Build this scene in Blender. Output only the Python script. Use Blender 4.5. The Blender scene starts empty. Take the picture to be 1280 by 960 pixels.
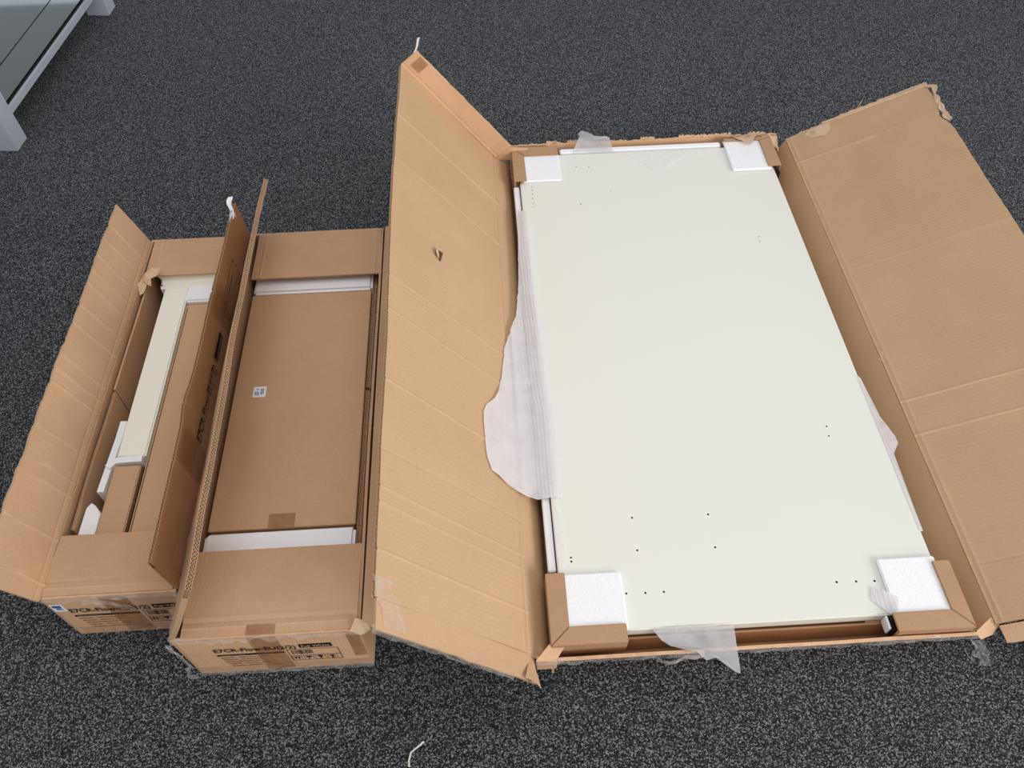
import bpy, bmesh, math, random
from mathutils import Vector, Matrix, noise
random.seed(7)
C = bpy.context.scene.collection
V3 = Vector

# ---------------------------------------------------------------- camera
PITCH, YAW, ROLL, FPX, CAMH = 0.65143482, -0.04056921, -0.02021327, 1000.0, 1.5
cam_d = bpy.data.cameras.new('camera'); cam = bpy.data.objects.new('camera', cam_d); C.objects.link(cam)
cam.matrix_world = (Matrix.Translation((0, 0, CAMH)) @ Matrix.Rotation(YAW, 4, 'Z')
                    @ Matrix.Rotation(PITCH, 4, 'X') @ Matrix.Rotation(ROLL, 4, 'Z'))
cam_d.sensor_fit = 'HORIZONTAL'; cam_d.sensor_width = 36.0; cam_d.lens = 36.0 * FPX / 1280.0
cam_d.clip_start = 0.02; cam_d.clip_end = 100
bpy.context.scene.camera = cam
vs = bpy.context.scene.view_settings
vs.view_transform = 'Standard'; vs.look = 'None'; vs.gamma = 1.0; vs.exposure = -0.34; vs.use_curve_mapping = False

# ---------------------------------------------------------------- world, daylight and overhead fill
w = bpy.data.worlds.new('world'); bpy.context.scene.world = w; w.use_nodes = True
wn = w.node_tree.nodes; wn['Background'].inputs[0].default_value = (0.94, 0.965, 1.0, 1); wn['Background'].inputs[1].default_value = 0.62

def area_light(name, loc, target, sx, sy, power, col):
    d = bpy.data.lights.new(name, 'AREA'); d.shape = 'RECTANGLE'; d.size = sx; d.size_y = sy; d.energy = power; d.color = col
    o = bpy.data.objects.new(name, d); C.objects.link(o); o.location = loc
    o.rotation_euler = (V3(target) - V3(loc)).to_track_quat('-Z', 'Y').to_euler()
area_light('window_light_right', (3.9, -2.2, 2.0), (0.1, 1.1, 0), 3.0, 1.8, 215, (1.0, 0.985, 0.96))
area_light('window_light_far', (-1.5, 6.5, 1.3), (-1.5, 0, 1.3), 9.0, 1.2, 34, (0.80, 0.90, 1.0))
area_light('overhead_fill', (0.1, 0.9, 3.0), (0.1, 0.9, 0), 2.4, 2.4, 36, (1.0, 0.99, 0.97))  # unseen overhead fill, added to brighten the insides of the boxes

# ---------------------------------------------------------------- node helpers
def lin(r, g, b):
    f = lambda c: c/12.92 if c <= 0.04045 else ((c+0.055)/1.055)**2.4
    return (f(r/255), f(g/255), f(b/255), 1)

class NT:
    def __init__(s, name):
        s.m = bpy.data.materials.new(name); s.m.use_nodes = True; s.t = s.m.node_tree; s.n = s.t.nodes; s.l = s.t.links
        s.b = s.n['Principled BSDF']; s.out = s.n['Material Output']
    def node(s, typ, **kw):
        n = s.n.new(typ)
        for k, v in kw.items(): setattr(n, k, v)
        return n
    def link(s, a, b): s.l.new(a, b)
    def noise(s, vec, scale, detail=2, rough=0.5):
        n = s.node('ShaderNodeTexNoise'); n.inputs['Scale'].default_value = scale; n.inputs['Detail'].default_value = detail
        n.inputs['Roughness'].default_value = rough; s.link(vec, n.inputs['Vector']); return n
    def ramp(s, fac, stops):
        r = s.node('ShaderNodeValToRGB'); e = r.color_ramp.elements
        while len(e) < len(stops): e.new(0.5)
        for i, (p, c) in enumerate(stops): e[i].position = p; e[i].color = c
        s.link(fac, r.inputs[0]); return r
    def math(s, op, a, b):
        n = s.node('ShaderNodeMath', operation=op)
        for i, x in enumerate((a, b)):
            if isinstance(x, (int, float)): n.inputs[i].default_value = x
            else: s.link(x, n.inputs[i])
        return n.outputs[0]
    def bump(s, h, strength, dist, prev=None):
        n = s.node('ShaderNodeBump'); n.inputs['Strength'].default_value = strength; n.inputs['Distance'].default_value = dist
        s.link(h, n.inputs['Height'])
        if prev: s.link(prev, n.inputs['Normal'])
        return n.outputs[0]
    def coord(s, which='Object'): return s.node('ShaderNodeTexCoord').outputs[which]

def kraft(name, base, flute=0.35, pitch=0.008, rough=0.72, spots=0.10):
    k = NT(name); uv = k.coord('UV'); ob = k.coord('Object')
    at = k.node('ShaderNodeAttribute'); at.attribute_name = 'crease_tone'
    big = k.noise(ob, 5, 4, 0.6); fine = k.noise(ob, 420, 3, 0.6)
    r, g, b = base
    d = spots
    ramp1 = k.ramp(big.outputs[0], [(0.3, lin(r*(1-d*.5), g*(1-d*.55), b*(1-d*.6))), (0.7, lin(min(255, r*(1+d*.35)), min(255, g*(1+d*.35)), min(255, b*(1+d*.35))))])
    ramp2 = k.ramp(fine.outputs[0], [(0.25, (0.88, 0.86, 0.84, 1)), (0.65, (1, 1, 1, 1))])
    mx = k.node('ShaderNodeMix', data_type='RGBA', blend_type='MULTIPLY'); mx.inputs[0].default_value = 1
    k.link(ramp1.outputs[0], mx.inputs[6]); k.link(ramp2.outputs[0], mx.inputs[7]); wr = k.node('ShaderNodeMix', data_type='RGBA'); k.link(k.math('MULTIPLY', at.outputs['Fac'], 0.75), wr.inputs[0]); k.link(mx.outputs[2], wr.inputs[6]); wr.inputs[7].default_value = lin(min(255, r*1.14), min(255, g*1.17), min(255, b*1.22))
    k.link(wr.outputs[2], k.b.inputs['Base Color'])
    sp = k.node('ShaderNodeSeparateXYZ'); k.link(uv, sp.inputs[0])
    s = k.math('SINE', k.math('MULTIPLY', sp.outputs[0], 2*math.pi/pitch), 0)
    wob = k.noise(uv, 9, 2)
    h = k.math('MULTIPLY', s, wob.outputs[0])
    n1 = k.bump(h, flute, 0.0006)
    n2 = k.bump(big.outputs[0], 0.10, 0.01, n1)
    k.link(n2, k.b.inputs['Normal']); k.b.inputs['Roughness'].default_value = rough
    k.b.inputs['Specular IOR Level'].default_value = 0.25
    return k.m

def plain(name, rgb, rough=0.5, spec=0.5, metal=0.0, alpha=1.0, bump=None):
    k = NT(name); k.b.inputs['Base Color'].default_value = lin(*rgb); k.b.inputs['Roughness'].default_value = rough
    k.b.inputs['Specular IOR Level'].default_value = spec; k.b.inputs['Metallic'].default_value = metal; k.b.inputs['Alpha'].default_value = alpha
    if bump:
        nz = k.noise(k.coord('Object'), bump[0], 3); k.link(k.bump(nz.outputs[0], bump[1], bump[2]), k.b.inputs['Normal'])
    return k.m

M = {}
M['kraft'] = kraft('kraft_board', (201, 164, 130), 0.2)
M['kraft_big'] = kraft('kraft_board_big_flap', (202, 167, 130), 0.3, 0.0095, spots=0.05)
M['kraft_print'] = kraft('kraft_outer_liner', (225, 183, 146), 0.25)
M['kraft_brown'] = kraft('kraft_inner_carton', (188, 150, 116), 0.12, spots=0.06)
M['kraft_carton'] = kraft('kraft_box_carton', (204, 166, 130), 0.1, spots=0.05)
M['kraft_shaded'] = kraft('kraft_shaded_taped_liner', (186, 142, 104), 0.15, rough=0.5)  # darker base carries the shade from the next box's flap; glossier for tape
M['kraft_core'] = kraft('kraft_core', (92, 66, 46), 0.1)  # base darkened to put the shade of open flute tunnels into the colour
M['torn'] = kraft('torn_paper', (216, 186, 154), 0.1)
M['foam'] = plain('white_foam', (247, 247, 250), 0.75, 0.3, bump=(160, 0.35, 0.003))
M['cream'] = plain('cream_lacquer', (233, 232, 223), 0.42, 0.35, bump=(900, 0.05, 0.0003))
M['cream_metal'] = plain('cream_painted_metal', (250, 247, 233), 0.4, 0.4)
M['ink'] = plain('black_ink', (28, 22, 20), 0.6, 0.2)
M['ink_soft'] = plain('faded_ink', (128, 96, 70), 0.7, 0.2)
M['label'] = plain('white_label', (240, 241, 244), 0.5, 0.3)
M['blueink'] = plain('blue_ink', (70, 100, 150), 0.6, 0.2)
M['tagtext'] = plain('tag_lettering', (206, 165, 128), 0.7, 0.2)
M['black'] = plain('black_plastic', (18, 18, 20), 0.5, 0.4)
M['grey_metal'] = plain('grey_coated_metal', (182, 188, 199), 0.38, 0.5, 0.0)
M['seal'] = plain('dark_seal', (14, 16, 20), 0.6, 0.3)
M['thread'] = plain('white_thread', (225, 222, 215), 0.7, 0.3)

def film(name, rgb, opacity, rough, rib=None):
    k = NT(name); k.b.inputs['Base Color'].default_value = lin(*rgb); k.b.inputs['Roughness'].default_value = rough
    tr = k.node('ShaderNodeBsdfTransparent'); tl = k.node('ShaderNodeBsdfTranslucent'); tl.inputs[0].default_value = lin(*rgb)
    m1 = k.node('ShaderNodeMixShader'); m1.inputs[0].default_value = 0.3
    m2 = k.node('ShaderNodeMixShader')
    k.link(k.b.outputs[0], m1.inputs[1]); k.link(tl.outputs[0], m1.inputs[2])
    nz = k.noise(k.coord('Object'), 26, 4, 0.6)
    op = k.ramp(nz.outputs[0], [(0.3, (max(0, opacity-.15),)*3+(1,)), (0.7, (min(1, opacity+.12),)*3+(1,))])
    k.link(op.outputs[0], m2.inputs[0]); k.link(tr.outputs[0], m2.inputs[1]); k.link(m1.outputs[0], m2.inputs[2])
    k.link(m2.outputs[0], k.out.inputs[0])
    n = k.bump(nz.outputs[0], (0.12 if rib else 0.02 if 'flat' in name else 0.4), 0.006)
    if rib:
        sp = k.node('ShaderNodeSeparateXYZ'); k.link(k.coord('UV'), sp.inputs[0])
        n = k.bump(k.math('SINE', k.math('MULTIPLY', sp.outputs[1], 2*math.pi/rib), 0), 0.35, 0.0006, n)
    k.link(n, k.b.inputs['Normal'])
    return k.m
M['foam_sheet'] = film('ribbed_foam_sheet', (244, 240, 243), 1.0, 0.6, 0.0075)
M['film'] = film('thin_plastic_film', (232, 232, 236), 0.70, 0.35)
M['film_clear'] = film('clear_film_flat', (252, 252, 252), 0.42, 0.5)
M['tape'] = film('clear_tape', (214, 190, 168), 0.30, 0.12)
M['tape_brown'] = film('brown_tape', (170, 122, 80), 0.45, 0.22)
M['tape_clear'] = film('crumpled_clear_tape', (236, 230, 226), 0.24, 0.08)

def carpet_mat():
    k = NT('loop_carpet'); ob = k.coord('Object')
    wp = k.noise(ob, 60, 2); mv = k.node('ShaderNodeVectorMath', operation='MULTIPLY_ADD')
    k.link(wp.outputs[1], mv.inputs[0]); mv.inputs[1].default_value = (0.012, 0.012, 0.012); k.link(ob, mv.inputs[2])
    v = k.node('ShaderNodeTexVoronoi'); v.inputs['Scale'].default_value = 480; v.inputs['Randomness'].default_value = 1; k.link(ob, v.inputs['Vector'])
    sep = k.node('ShaderNodeSeparateXYZ'); k.link(v.outputs['Color'], sep.inputs[0])
    n2 = k.noise(ob, 680, 3, 0.75)
    mixv = k.math('ADD', k.math('MULTIPLY', sep.outputs[0], 0.55), k.math('MULTIPLY', n2.outputs[0], 0.45))
    col = k.ramp(mixv, [(0.22, lin(14, 15, 17)), (0.42, lin(38, 40, 43)), (0.60, lin(74, 76, 80)), (0.76, lin(170, 172, 174))])
    k.link(col.outputs[0], k.b.inputs['Base Color'])
    k.b.inputs['Roughness'].default_value = 0.9; k.b.inputs['Specular IOR Level'].default_value = 0.2
    k.b.inputs['Sheen Weight'].default_value = 0.05; k.b.inputs['Sheen Roughness'].default_value = 0.4
    k.b.inputs['Sheen Tint'].default_value = (0.7, 0.8, 1, 1)
    h = k.math('SUBTRACT', n2.outputs[0], k.math('MULTIPLY', v.outputs['Distance'], 0.9))
    k.link(k.bump(h, 0.9, 0.004), k.b.inputs['Normal'])
    return k.m
M['carpet'] = carpet_mat()

def glass_mat():
    k = NT('shelf_glass'); gl = k.node('ShaderNodeBsdfGlossy'); gl.inputs['Roughness'].default_value = 0.04; gl.inputs[0].default_value = (0.85, 0.93, 0.95, 1)
    tr = k.node('ShaderNodeBsdfTransparent'); tr.inputs[0].default_value = (0.72, 0.80, 0.80, 1)
    mx = k.node('ShaderNodeMixShader'); fr = k.node('ShaderNodeFresnel'); fr.inputs[0].default_value = 1.75
    k.link(k.math('ADD', k.math('MULTIPLY', fr.outputs[0], 1.6), 0.06), mx.inputs[0]); k.link(tr.outputs[0], mx.inputs[1]); k.link(gl.outputs[0], mx.inputs[2])
    k.link(mx.outputs[0], k.out.inputs[0]); return k.m
M['glass'] = glass_mat()

# ---------------------------------------------------------------- object helpers
def thing(name, label, cat, loc, group=None):
    o = bpy.data.objects.new(name, None); C.objects.link(o); o.location = loc; o.empty_display_size = 0.05
    o['label'] = label; o['category'] = cat
    if group: o['group'] = group
    return o
def tag(o, label, cat, group=None):
    o['label'] = label; o['category'] = cat
    if group: o['group'] = group
    return o
def root_loc(p):
    v = V3((0, 0, 0))
    while p is not None: v += p.location; p = p.parent
    return v
def link(name, me, mats, parent=None, label=None, smooth=False):
    for m in (mats if isinstance(mats, (list, tuple)) else [mats]): me.materials.append(M[m])
    o = bpy.data.objects.new(name, me); C.objects.link(o)
    if parent is not None:
        o.parent = parent; me.transform(Matrix.Translation(-root_loc(parent)))
    if smooth:
        for p in me.polygons: p.use_smooth = True
    if label: o['label'] = label
    me.update(); return o
def from_bm(name, bm, mats, parent=None, label=None, smooth=False):
    me = bpy.data.meshes.new(name); bmesh.ops.recalc_face_normals(bm, faces=bm.faces); bm.to_mesh(me); bm.free()
    return link(name, me, mats, parent, label, smooth)

def add_box(bm, x0, x1, y0, y1, z0, z1, bev=0.0, seg=2, mat=None):
    vs_ = [bm.verts.new((x, y, z)) for z in (z0, z1) for x, y in ((x0, y0), (x1, y0), (x1, y1), (x0, y1))]
    fs = [(3, 2, 1, 0), (4, 5, 6, 7), (0, 1, 5, 4), (1, 2, 6, 5), (2, 3, 7, 6), (3, 0, 4, 7)]
    F = [bm.faces.new([vs_[i] for i in f]) for f in fs]
    if mat is not None:
        for f in F: f.material_index = mat
    if bev > 0:
        es = list({e for f in F for e in f.edges})
        bmesh.ops.bevel(bm, geom=es, offset=bev, segments=seg, affect='EDGES', clamp_overlap=True)
def box(name, d, mats, parent=None, bev=0.0, label=None, seg=2, matrix=None):
    bm = bmesh.new(); add_box(bm, *d, bev=bev, seg=seg)
    if matrix is not None: bmesh.ops.transform(bm, matrix=matrix, verts=bm.verts)
    return from_bm(name, bm, mats, parent, label)
def add_prism(bm, pts, z0, z1):
    a = [bm.verts.new((x, y, z0)) for x, y in pts]; b = [bm.verts.new((x, y, z1)) for x, y in pts]
    bm.faces.new(list(reversed(a))); bm.faces.new(b)
    for i in range(len(pts)):
        j = (i+1) % len(pts); bm.faces.new((a[i], a[j], b[j], b[i]))
def prism(name, pts, z0, z1, mats, parent=None, bev=0.0, label=None):
    bm = bmesh.new(); add_prism(bm, pts, z0, z1)
    if bev: bmesh.ops.bevel(bm, geom=list(bm.edges), offset=bev, segments=2, affect='EDGES')
    return from_bm(name, bm, mats, parent, label)

def nz(x, y=0, z=0): return noise.noise(V3((x, y, z)))

def sheet(name, O, U, Vd, L, W, mats, parent=None, th=0.005, creases=(), bend=None, warp=0.0015, seed=0,
          u0=None, u1=None, v1=None, flute=False, nu=40, nv=12, label=None, rows=1, flute_far=False, flip=1, vcreases=()):
    """board or sheet: O origin, U along the length, Vd across; top side is U x Vd * flip"""
    O = V3(O); U = V3(U).normalized(); Vd = V3(Vd).normalized(); N = U.cross(Vd).normalized() * flip
    us = set(i/nu for i in range(nu+1))
    for c, a in creases:
        for d in (-.005, -.0022, 0, .0022, .005): us.add(min(1, max(0, (c+d)/L)))
    vv = set(i/nv for i in range(nv+1))
    for c, a in vcreases:
        for d in (-.005, -.0022, 0, .0022, .005): vv.add(min(1, max(0, (c+d)/W)))
    us = sorted(us); vv = sorted(vv)
    fu0 = u0 or (lambda v: 0.0); fu1 = u1 or (lambda v: 0.0); fv1 = v1 or (lambda u: 0.0)
    def hgt(u, v):
        h = warp * (nz(u*3.1+seed, v*4, seed*1.7) + .5*nz(u*9+seed, v*11, seed*.7))
        for c, a in creases:
            d = abs(u - c)
            if d < .005: h += 1.7*a * (1 - d/.005)**1.5
        for c, a in vcreases:
            d = abs(v - c)
            if d < .005: h += a * (1 - d/.005)**1.5
        if bend: h += bend(u, v)
        return h
    def P(s, t, off):
        v = t*W; a = fu0(t); b = fu1(t); u = a + (L + b - a)*s; v += fv1(s)*t
        return O + U*u + Vd*v + N*(hgt(u, v) + off), (u, v)
    me_v, me_f, me_m, uvs = [], [], [], []
    def grid(off, s_list, t_list, rev, mi=0):
        base = len(me_v); n, m = len(s_list), len(t_list)
        for s in s_list:
            for t in t_list:
                p, uv = P(s, t, off); me_v.append(p); uvs.append(uv)
        for i in range(n-1):
            for j in range(m-1):
                q = [base+i*m+j, base+(i+1)*m+j, base+(i+1)*m+j+1, base+i*m+j+1]
                me_f.append(q[::-1] if rev else q); me_m.append(mi)
        return base, n, m
    def wall(bt, bb, n, m, mi=0):
        per = [i*m for i in range(n)] + [(n-1)*m+j for j in range(1, m)] + [i*m+m-1 for i in range(n-2, -1, -1)] + [j for j in range(m-2, 0, -1)]
        for k in range(len(per)):
            a, b = per[k], per[(k+1) % len(per)]
            me_f.append([bt+a, bb+a, bb+b, bt+b] if flip < 0 else [bt+b, bb+b, bb+a, bt+a]); me_m.append(mi if (a % m == m-1 and b % m == m-1) else 0)
    h = th/2; lw = 0.0010; dep = 0.020; hw = 0.0003
    if flute:
        tc = 1 - dep/W
        vcore = [t for t in vv if t < tc-1e-4] + [tc]
        a, n, m = grid(h, us, vv, flip < 0); b, _, _ = grid(h-lw, us, vv, flip > 0); wall(a, b, n, m)
        a, n, m = grid(-h+lw, us, vv, flip < 0); b, _, _ = grid(-h, us, vv, flip > 0); wall(a, b, n, m)
        a, n, m = grid(h-lw, us, vcore, flip < 0, 1); b, _, _ = grid(-h+lw, us, vcore, flip > 0, 1); wall(a, b, n, m, 1)
        bands = [(-h+lw, h-lw)] if rows == 1 else [(-h+lw, -.0002), (.0002, h-lw)]
        for bi, (z0, z1) in enumerate(bands):
            pitch = 0.0078 if bi == 0 else 0.0066; cnt = int(L/pitch*2)
            prev = None
            for i in range(cnt+1):
                z = z0+hw if i % 2 else z1-hw; row = []
                for t, e in ((tc, -1), (tc, 1), (1-.0008/W, 1), (1-.0008/W, -1)):
                    p, uv = P(min(1, max(0, i/cnt + e*.0007/L)), t, z); me_v.append(p); uvs.append(uv); row.append(len(me_v)-1)
                if prev:
                    for a_, b_ in ((1, 2), (2, 3), (3, 0)): me_f.append([prev[a_], row[a_], row[b_], prev[b_]]); me_m.append(0)
                prev = row
        if rows == 2:
            a, n, m = grid(.0003, us, [tc, 1.0], flip < 0); b, _, _ = grid(-.0003, us, [tc, 1.0], flip > 0); wall(a, b, n, m)
    else:
        a, n, m = grid(h, us, vv, flip < 0); b, _, _ = grid(-h, us, vv, flip > 0); wall(a, b, n, m)
    me = bpy.data.meshes.new(name); me.from_pydata([tuple(p) for p in me_v], [], me_f)
    ul = me.uv_layers.new(name='UVMap')
    for lp in me.loops: ul.data[lp.index].uv = uvs[lp.vertex_index]
    if flute:
        me.materials.clear()
    ms = mats if isinstance(mats, (list, tuple)) else [mats]
    if flute and len(ms) == 1: ms = [ms[0], 'kraft_core']
    me.polygons.foreach_set('material_index', me_m)
    wa = me.attributes.new('crease_tone', 'FLOAT', 'POINT')  # per-vertex mask for a paler base colour along the creases
    wv = []
    for (uu, v_) in uvs:
        x = 0.0
        for c, a in creases: x = max(x, (1 - abs(uu-c)/.0022)*min(1, max(0, a)/.0013))
        for c, a in vcreases: x = max(x, (1 - abs(v_-c)/.0022)*min(1, max(0, a)/.0013)*.6)
        wv.append(max(0, x)*(.55+.45*nz(uu*20, v_*20, 3)))
    wa.data.foreach_set('value', wv)
    return link(name, me, ms, parent, label)

def rag(seed, amp, freq=14):
    return lambda t: amp*(nz(t*freq, seed) + .6*nz(t*freq*3.1, seed+5) + .4*nz(t*freq*8, seed+9))

def poly_film(name, pts, mats, parent=None, th=0.0003, label=None, wob=0.003, seed=0, sub=3):
    """thin film from a list of 3-D outline points, fanned from its centre and wrinkled"""
    bm = bmesh.new(); P = [V3(p) for p in pts]; c = sum(P, V3())/len(P)
    bm.verts.ensure_lookup_table()
    cv = bm.verts.new(c); vs_ = [bm.verts.new(p) for p in P]
    for i in range(len(vs_)): bm.faces.new((cv, vs_[i], vs_[(i+1) % len(vs_)]))
    bmesh.ops.subdivide_edges(bm, edges=list(bm.edges), cuts=sub, use_grid_fill=True)
    for v in bm.verts:
        k = 1.0
        v.co.z += wob*k*(nz(v.co.x*40+seed, v.co.y*40) + .6*nz(v.co.x*110, v.co.y*110, seed))
    uv = bm.loops.layers.uv.new('UVMap')
    for f in bm.faces:
        for lp in f.loops: lp[uv].uv = (lp.vert.co.y, lp.vert.co.x)
    me = bpy.data.meshes.new(name); bm.to_mesh(me); bm.free()
    return link(name, me, mats, parent, label, True)

def ribbon(name, path, width_dir, w, mats, parent=None, label=None, wob=0.002, seed=0, n=40, jag=0.0):
    """thin tape strip along a poly-line, wrinkled, ragged at its edges"""
    P = [V3(p) for p in path]; wd = V3(width_dir).normalized(); vsx, fs, uvs = [], [], []
    seg = [(P[i+1]-P[i]).length for i in range(len(P)-1)]; tot = sum(seg); m = 4
    for i in range(n+1):
        d = tot*i/n; k = 0
        while k < len(seg)-1 and d > seg[k]: d -= seg[k]; k += 1
        c = P[k].lerp(P[k+1], min(1, d/seg[k])); up = (P[k+1]-P[k]).normalized().cross(wd)
        q = tot*i/n*38 + seed*3; a = -w/2 + jag*nz(q, seed); b = w/2 + jag*nz(q*1.1, seed+3)
        for j in range(m+1):
            t = j/m; vsx.append(c + wd*(a+(b-a)*t) + up*wob*nz(q*.9, j*1.3, seed)); uvs.append((i/n*tot, t*w))
    for i in range(n):
        for j in range(m):
            a = i*(m+1)+j; fs.append((a, a+1, a+m+2, a+m+1))
    me = bpy.data.meshes.new(name); me.from_pydata([tuple(v) for v in vsx], [], fs)
    ul = me.uv_layers.new(name='UVMap')
    for lp in me.loops: ul.data[lp.index].uv = uvs[lp.vertex_index]
    return link(name, me, mats, parent, label)

def basis(O, X, Y):
    X = V3(X).normalized(); Y = V3(Y).normalized(); Z = X.cross(Y)
    m = Matrix((X, Y, Z)).transposed().to_4x4(); m.translation = V3(O); return m
def text(name, s, size, O, X, Y, mat, parent, width=None, bold=0.0, label=None):
    cu = bpy.data.curves.new('lettering', 'FONT'); cu.body = s; cu.size = size; cu.offset = bold; cu.resolution_u = 2
    o = bpy.data.objects.new('lettering', cu); C.objects.link(o)
    dg = bpy.context.evaluated_depsgraph_get(); me = bpy.data.meshes.new_from_object(o.evaluated_get(dg))
    C.objects.unlink(o); bpy.data.objects.remove(o)
    me.materials.clear()
    if width:
        xs = [v.co.x for v in me.vertices]; k = width/(max(xs)-min(xs)); me.transform(Matrix.Diagonal((k, 1, 1, 1)))
    me.transform(basis(O, X, Y)); me.name = name
    return link(name, me, mat, parent, label)
def rects(name, rs, O, X, Y, mat, parent, label=None, lift=0.0, th=0.0003):
    """printed or stuck rectangles (x0,x1,y0,y1) in the plane O,X,Y"""
    bm = bmesh.new()
    for x0, x1, y0, y1 in rs: add_box(bm, x0, x1, y0, y1, lift, lift+th)
    bmesh.ops.transform(bm, matrix=basis(O, X, Y), verts=bm.verts)
    return from_bm(name, bm, mat, parent, label)

# ---------------------------------------------------------------- floor
bm = bmesh.new(); add_box(bm, -5, 5, -3, 7, -0.02, 0)
fl = from_bm('floor', bm, 'carpet'); fl['kind'] = 'structure'

# ---------------------------------------------------------------- printed end face of the two desk cartons
def print_face(par, x0, y, n, part_txt, tagx=True, icons=True):
    X, Y = (1, 0, 0), (0, 0, 1)
    O = (x0, y, 0)
    text('printed_title', 'E7CR-Flow-EU(%s)' % part_txt, 0.0215, (x0, y-.0010, 0.1055), X, Y, 'ink', par, width=0.142, bold=0.0003)
    rects('printed_tag', [(0.149, 0.206, 0.105, 0.121)], O, X, Y, 'ink', par)
    text('printed_tag_lettering', 'Fuji White', 0.0125, (x0+0.152, y-0.0006, 0.1095), X, Y, 'tagtext', par, width=0.050, bold=0.0002)
    rects('printed_bar', [(0.0, 0.118, 0.085, 0.0915)], O, X, Y, 'ink', par)
    text('printed_bar_lettering', 'SPECIFICATIONS', 0.006, (x0+0.004, y-0.0006, 0.0862), X, Y, 'tagtext', par, width=0.045)
    bm = bmesh.new()
    rnd = random.Random(3)
    for i in range(5):
        z = 0.075 - i*0.0105; x = 0.003 + i*0.002
        add_box(bm, x, x+0.088, z-0.0012, z-0.0008, 0, 0.0003)
        xx = x
        while xx < x+0.10:
            l = rnd.uniform(.002, .008)
            if (xx-x < 0.022) or (0.03 < xx-x < 0.03 + rnd.uniform(.02, .06)): add_box(bm, xx, xx+l, z+.0008, z+.0024, 0, .0003)
            xx += l + .0016
    bmesh.ops.transform(bm, matrix=basis(O, X, Y), verts=bm.verts)
    from_bm('printed_small_lines', bm, 'ink_soft', par)
    # barcode and handling marks in a thin frame
    fx0, fx1, fz0, fz1 = 0.124, 0.214, 0.042, 0.098; t = 0.0008
    rects('printed_frame', [(fx0, fx1, fz0, fz0+t), (fx0, fx1, fz1-t, fz1), (fx0, fx0+t, fz0, fz1), (fx1-t, fx1, fz0, fz1), (fx0, fx1, .066, .066+t)], O, X, Y, 'ink', par)
    bars = []; x = 0.130
    while x < 0.166:
        l = rnd.choice((.0004, .0007, .0012)); bars.append((x, x+l, .074, .093)); x += l + rnd.choice((.0010, .0018))
    rects('printed_barcode', bars, O, X, Y, 'ink', par)
    ic = []
    for k in range(4):
        cx = 0.134 + k*0.021; ic += [(cx-.0085, cx-.0080, .046, .063), (cx+.0080, cx+.0085, .046, .063)]
    cx = .134; ic += [(cx-.004, cx-.002, .049, .059), (cx+.002, cx+.004, .049, .059), (cx-.006, cx, .058, .060), (cx, cx+.006, .058, .060)]   # arrows
    cx = .155; ic += [(cx-.0006, cx+.0006, .048, .060), (cx-.005, cx+.005, .056, .061), (cx-.003, cx, .047, .0485)]      # umbrella
    cx = .176; ic += [(cx-.004, cx+.004, .055, .062), (cx-.0006, cx+.0006, .049, .055), (cx-.003, cx+.003, .047, .0485)]  # glass
    cx = .197; ic += [(cx-.005, cx+.005, .057, .060), (cx-.0012, cx+.0012, .050, .060), (cx-.003, cx+.004, .047, .049)]
    rects('printed_handling_mark', ic, O, X, Y, 'ink', par)

# ================================================================ BOX 1 (narrow, far left)
B1 = (-0.812, -0.574, 0.596, 1.513, 0.170)
def long_box(root, x0, x1, y0, y1, h, th=0.005):
    box('bottom', (x0, x1, y0, y1, 0.0, th), 'kraft', root)
    L = y1-y0; W = x1-x0
    sheet('side_panel', (x0+th/2, y0, 0.005), (0, 1, 0), (0, 0, 1), L, h-.006, ['kraft'], root, th=th, seed=1, flip=-1, warp=.001)
    sheet('side_panel', (x1-th/2, y0, 0.005), (0, 1, 0), (0, 0, 1), L, h-.006, ['kraft'], root, th=th, seed=2, warp=.001)
    sheet('end_panel', (x0+th, y0+th/2, 0.005), (1, 0, 0), (0, 0, 1), W-2*th, h-.006, ['kraft_print'], root, th=th, seed=3, warp=.0004, nu=16)
    sheet('end_panel', (x0+th, y1-th/2, 0.005), (1, 0, 0), (0, 0, 1), W-2*th, h-.006, ['kraft_print'], root, th=th, seed=4, warp=.0004, nu=16)
x0, x1, y0, y1, h = B1
b1 = thing('cardboard_box', 'narrow open cardboard box at far left, tall printed flap standing on its right side', 'box', ((x0+x1)/2, (y0+y1)/2, 0), 'open flat-pack desk boxes on the carpet')
long_box(b1, x0, x1, y0, y1, h)
# near and far end flaps lying folded in
sheet('end_flap', (x0+.004, y0+.003, h-.001), (1, 0, 0), (0, 1, -0.03), (x1-x0)-.010, .119, ['kraft'], b1, th=.004, seed=5, nu=24, nv=20, warp=.0012, vcreases=((.014, .0012), (.026, -.0014)), bend=lambda u, v: .002*math.sin(v*26))
sheet('end_flap', (x0+.010, y1-.123, h-.004), (1, 0, 0), (0, 1, 0.03), (x1-x0)-.016, .120, ['kraft'], b1, th=.004, seed=6, nu=24, nv=20, vcreases=((.088, .0012),), creases=((.020, .0008), (.21, .0008)))
# left flap leaning up and out, creased all along
cr1 = [(c, a) for c, a in ((.03, .0014), (.115, .0013), (.205, .0016), (.235, .0012), (.30, .0010), (.40, .0018), (.43, .0016), (.465, .0010), (.55, .0016), (.60, .0018), (.66, .0010), (.70, .0010), (.745, .0014), (.80, .0012), (.845, .0018))]
sheet('long_flap', (x0, y0-.006, h), (0, 1, 0), (-.037, 0, .119), .915, .125, ['kraft'], b1, th=.005, seed=8, creases=cr1, warp=.003, flip=1,
      u0=lambda t: -.012*t, v1=rag(2, .0035, 9), nu=80, nv=14, vcreases=((.012, -.001),))
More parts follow.
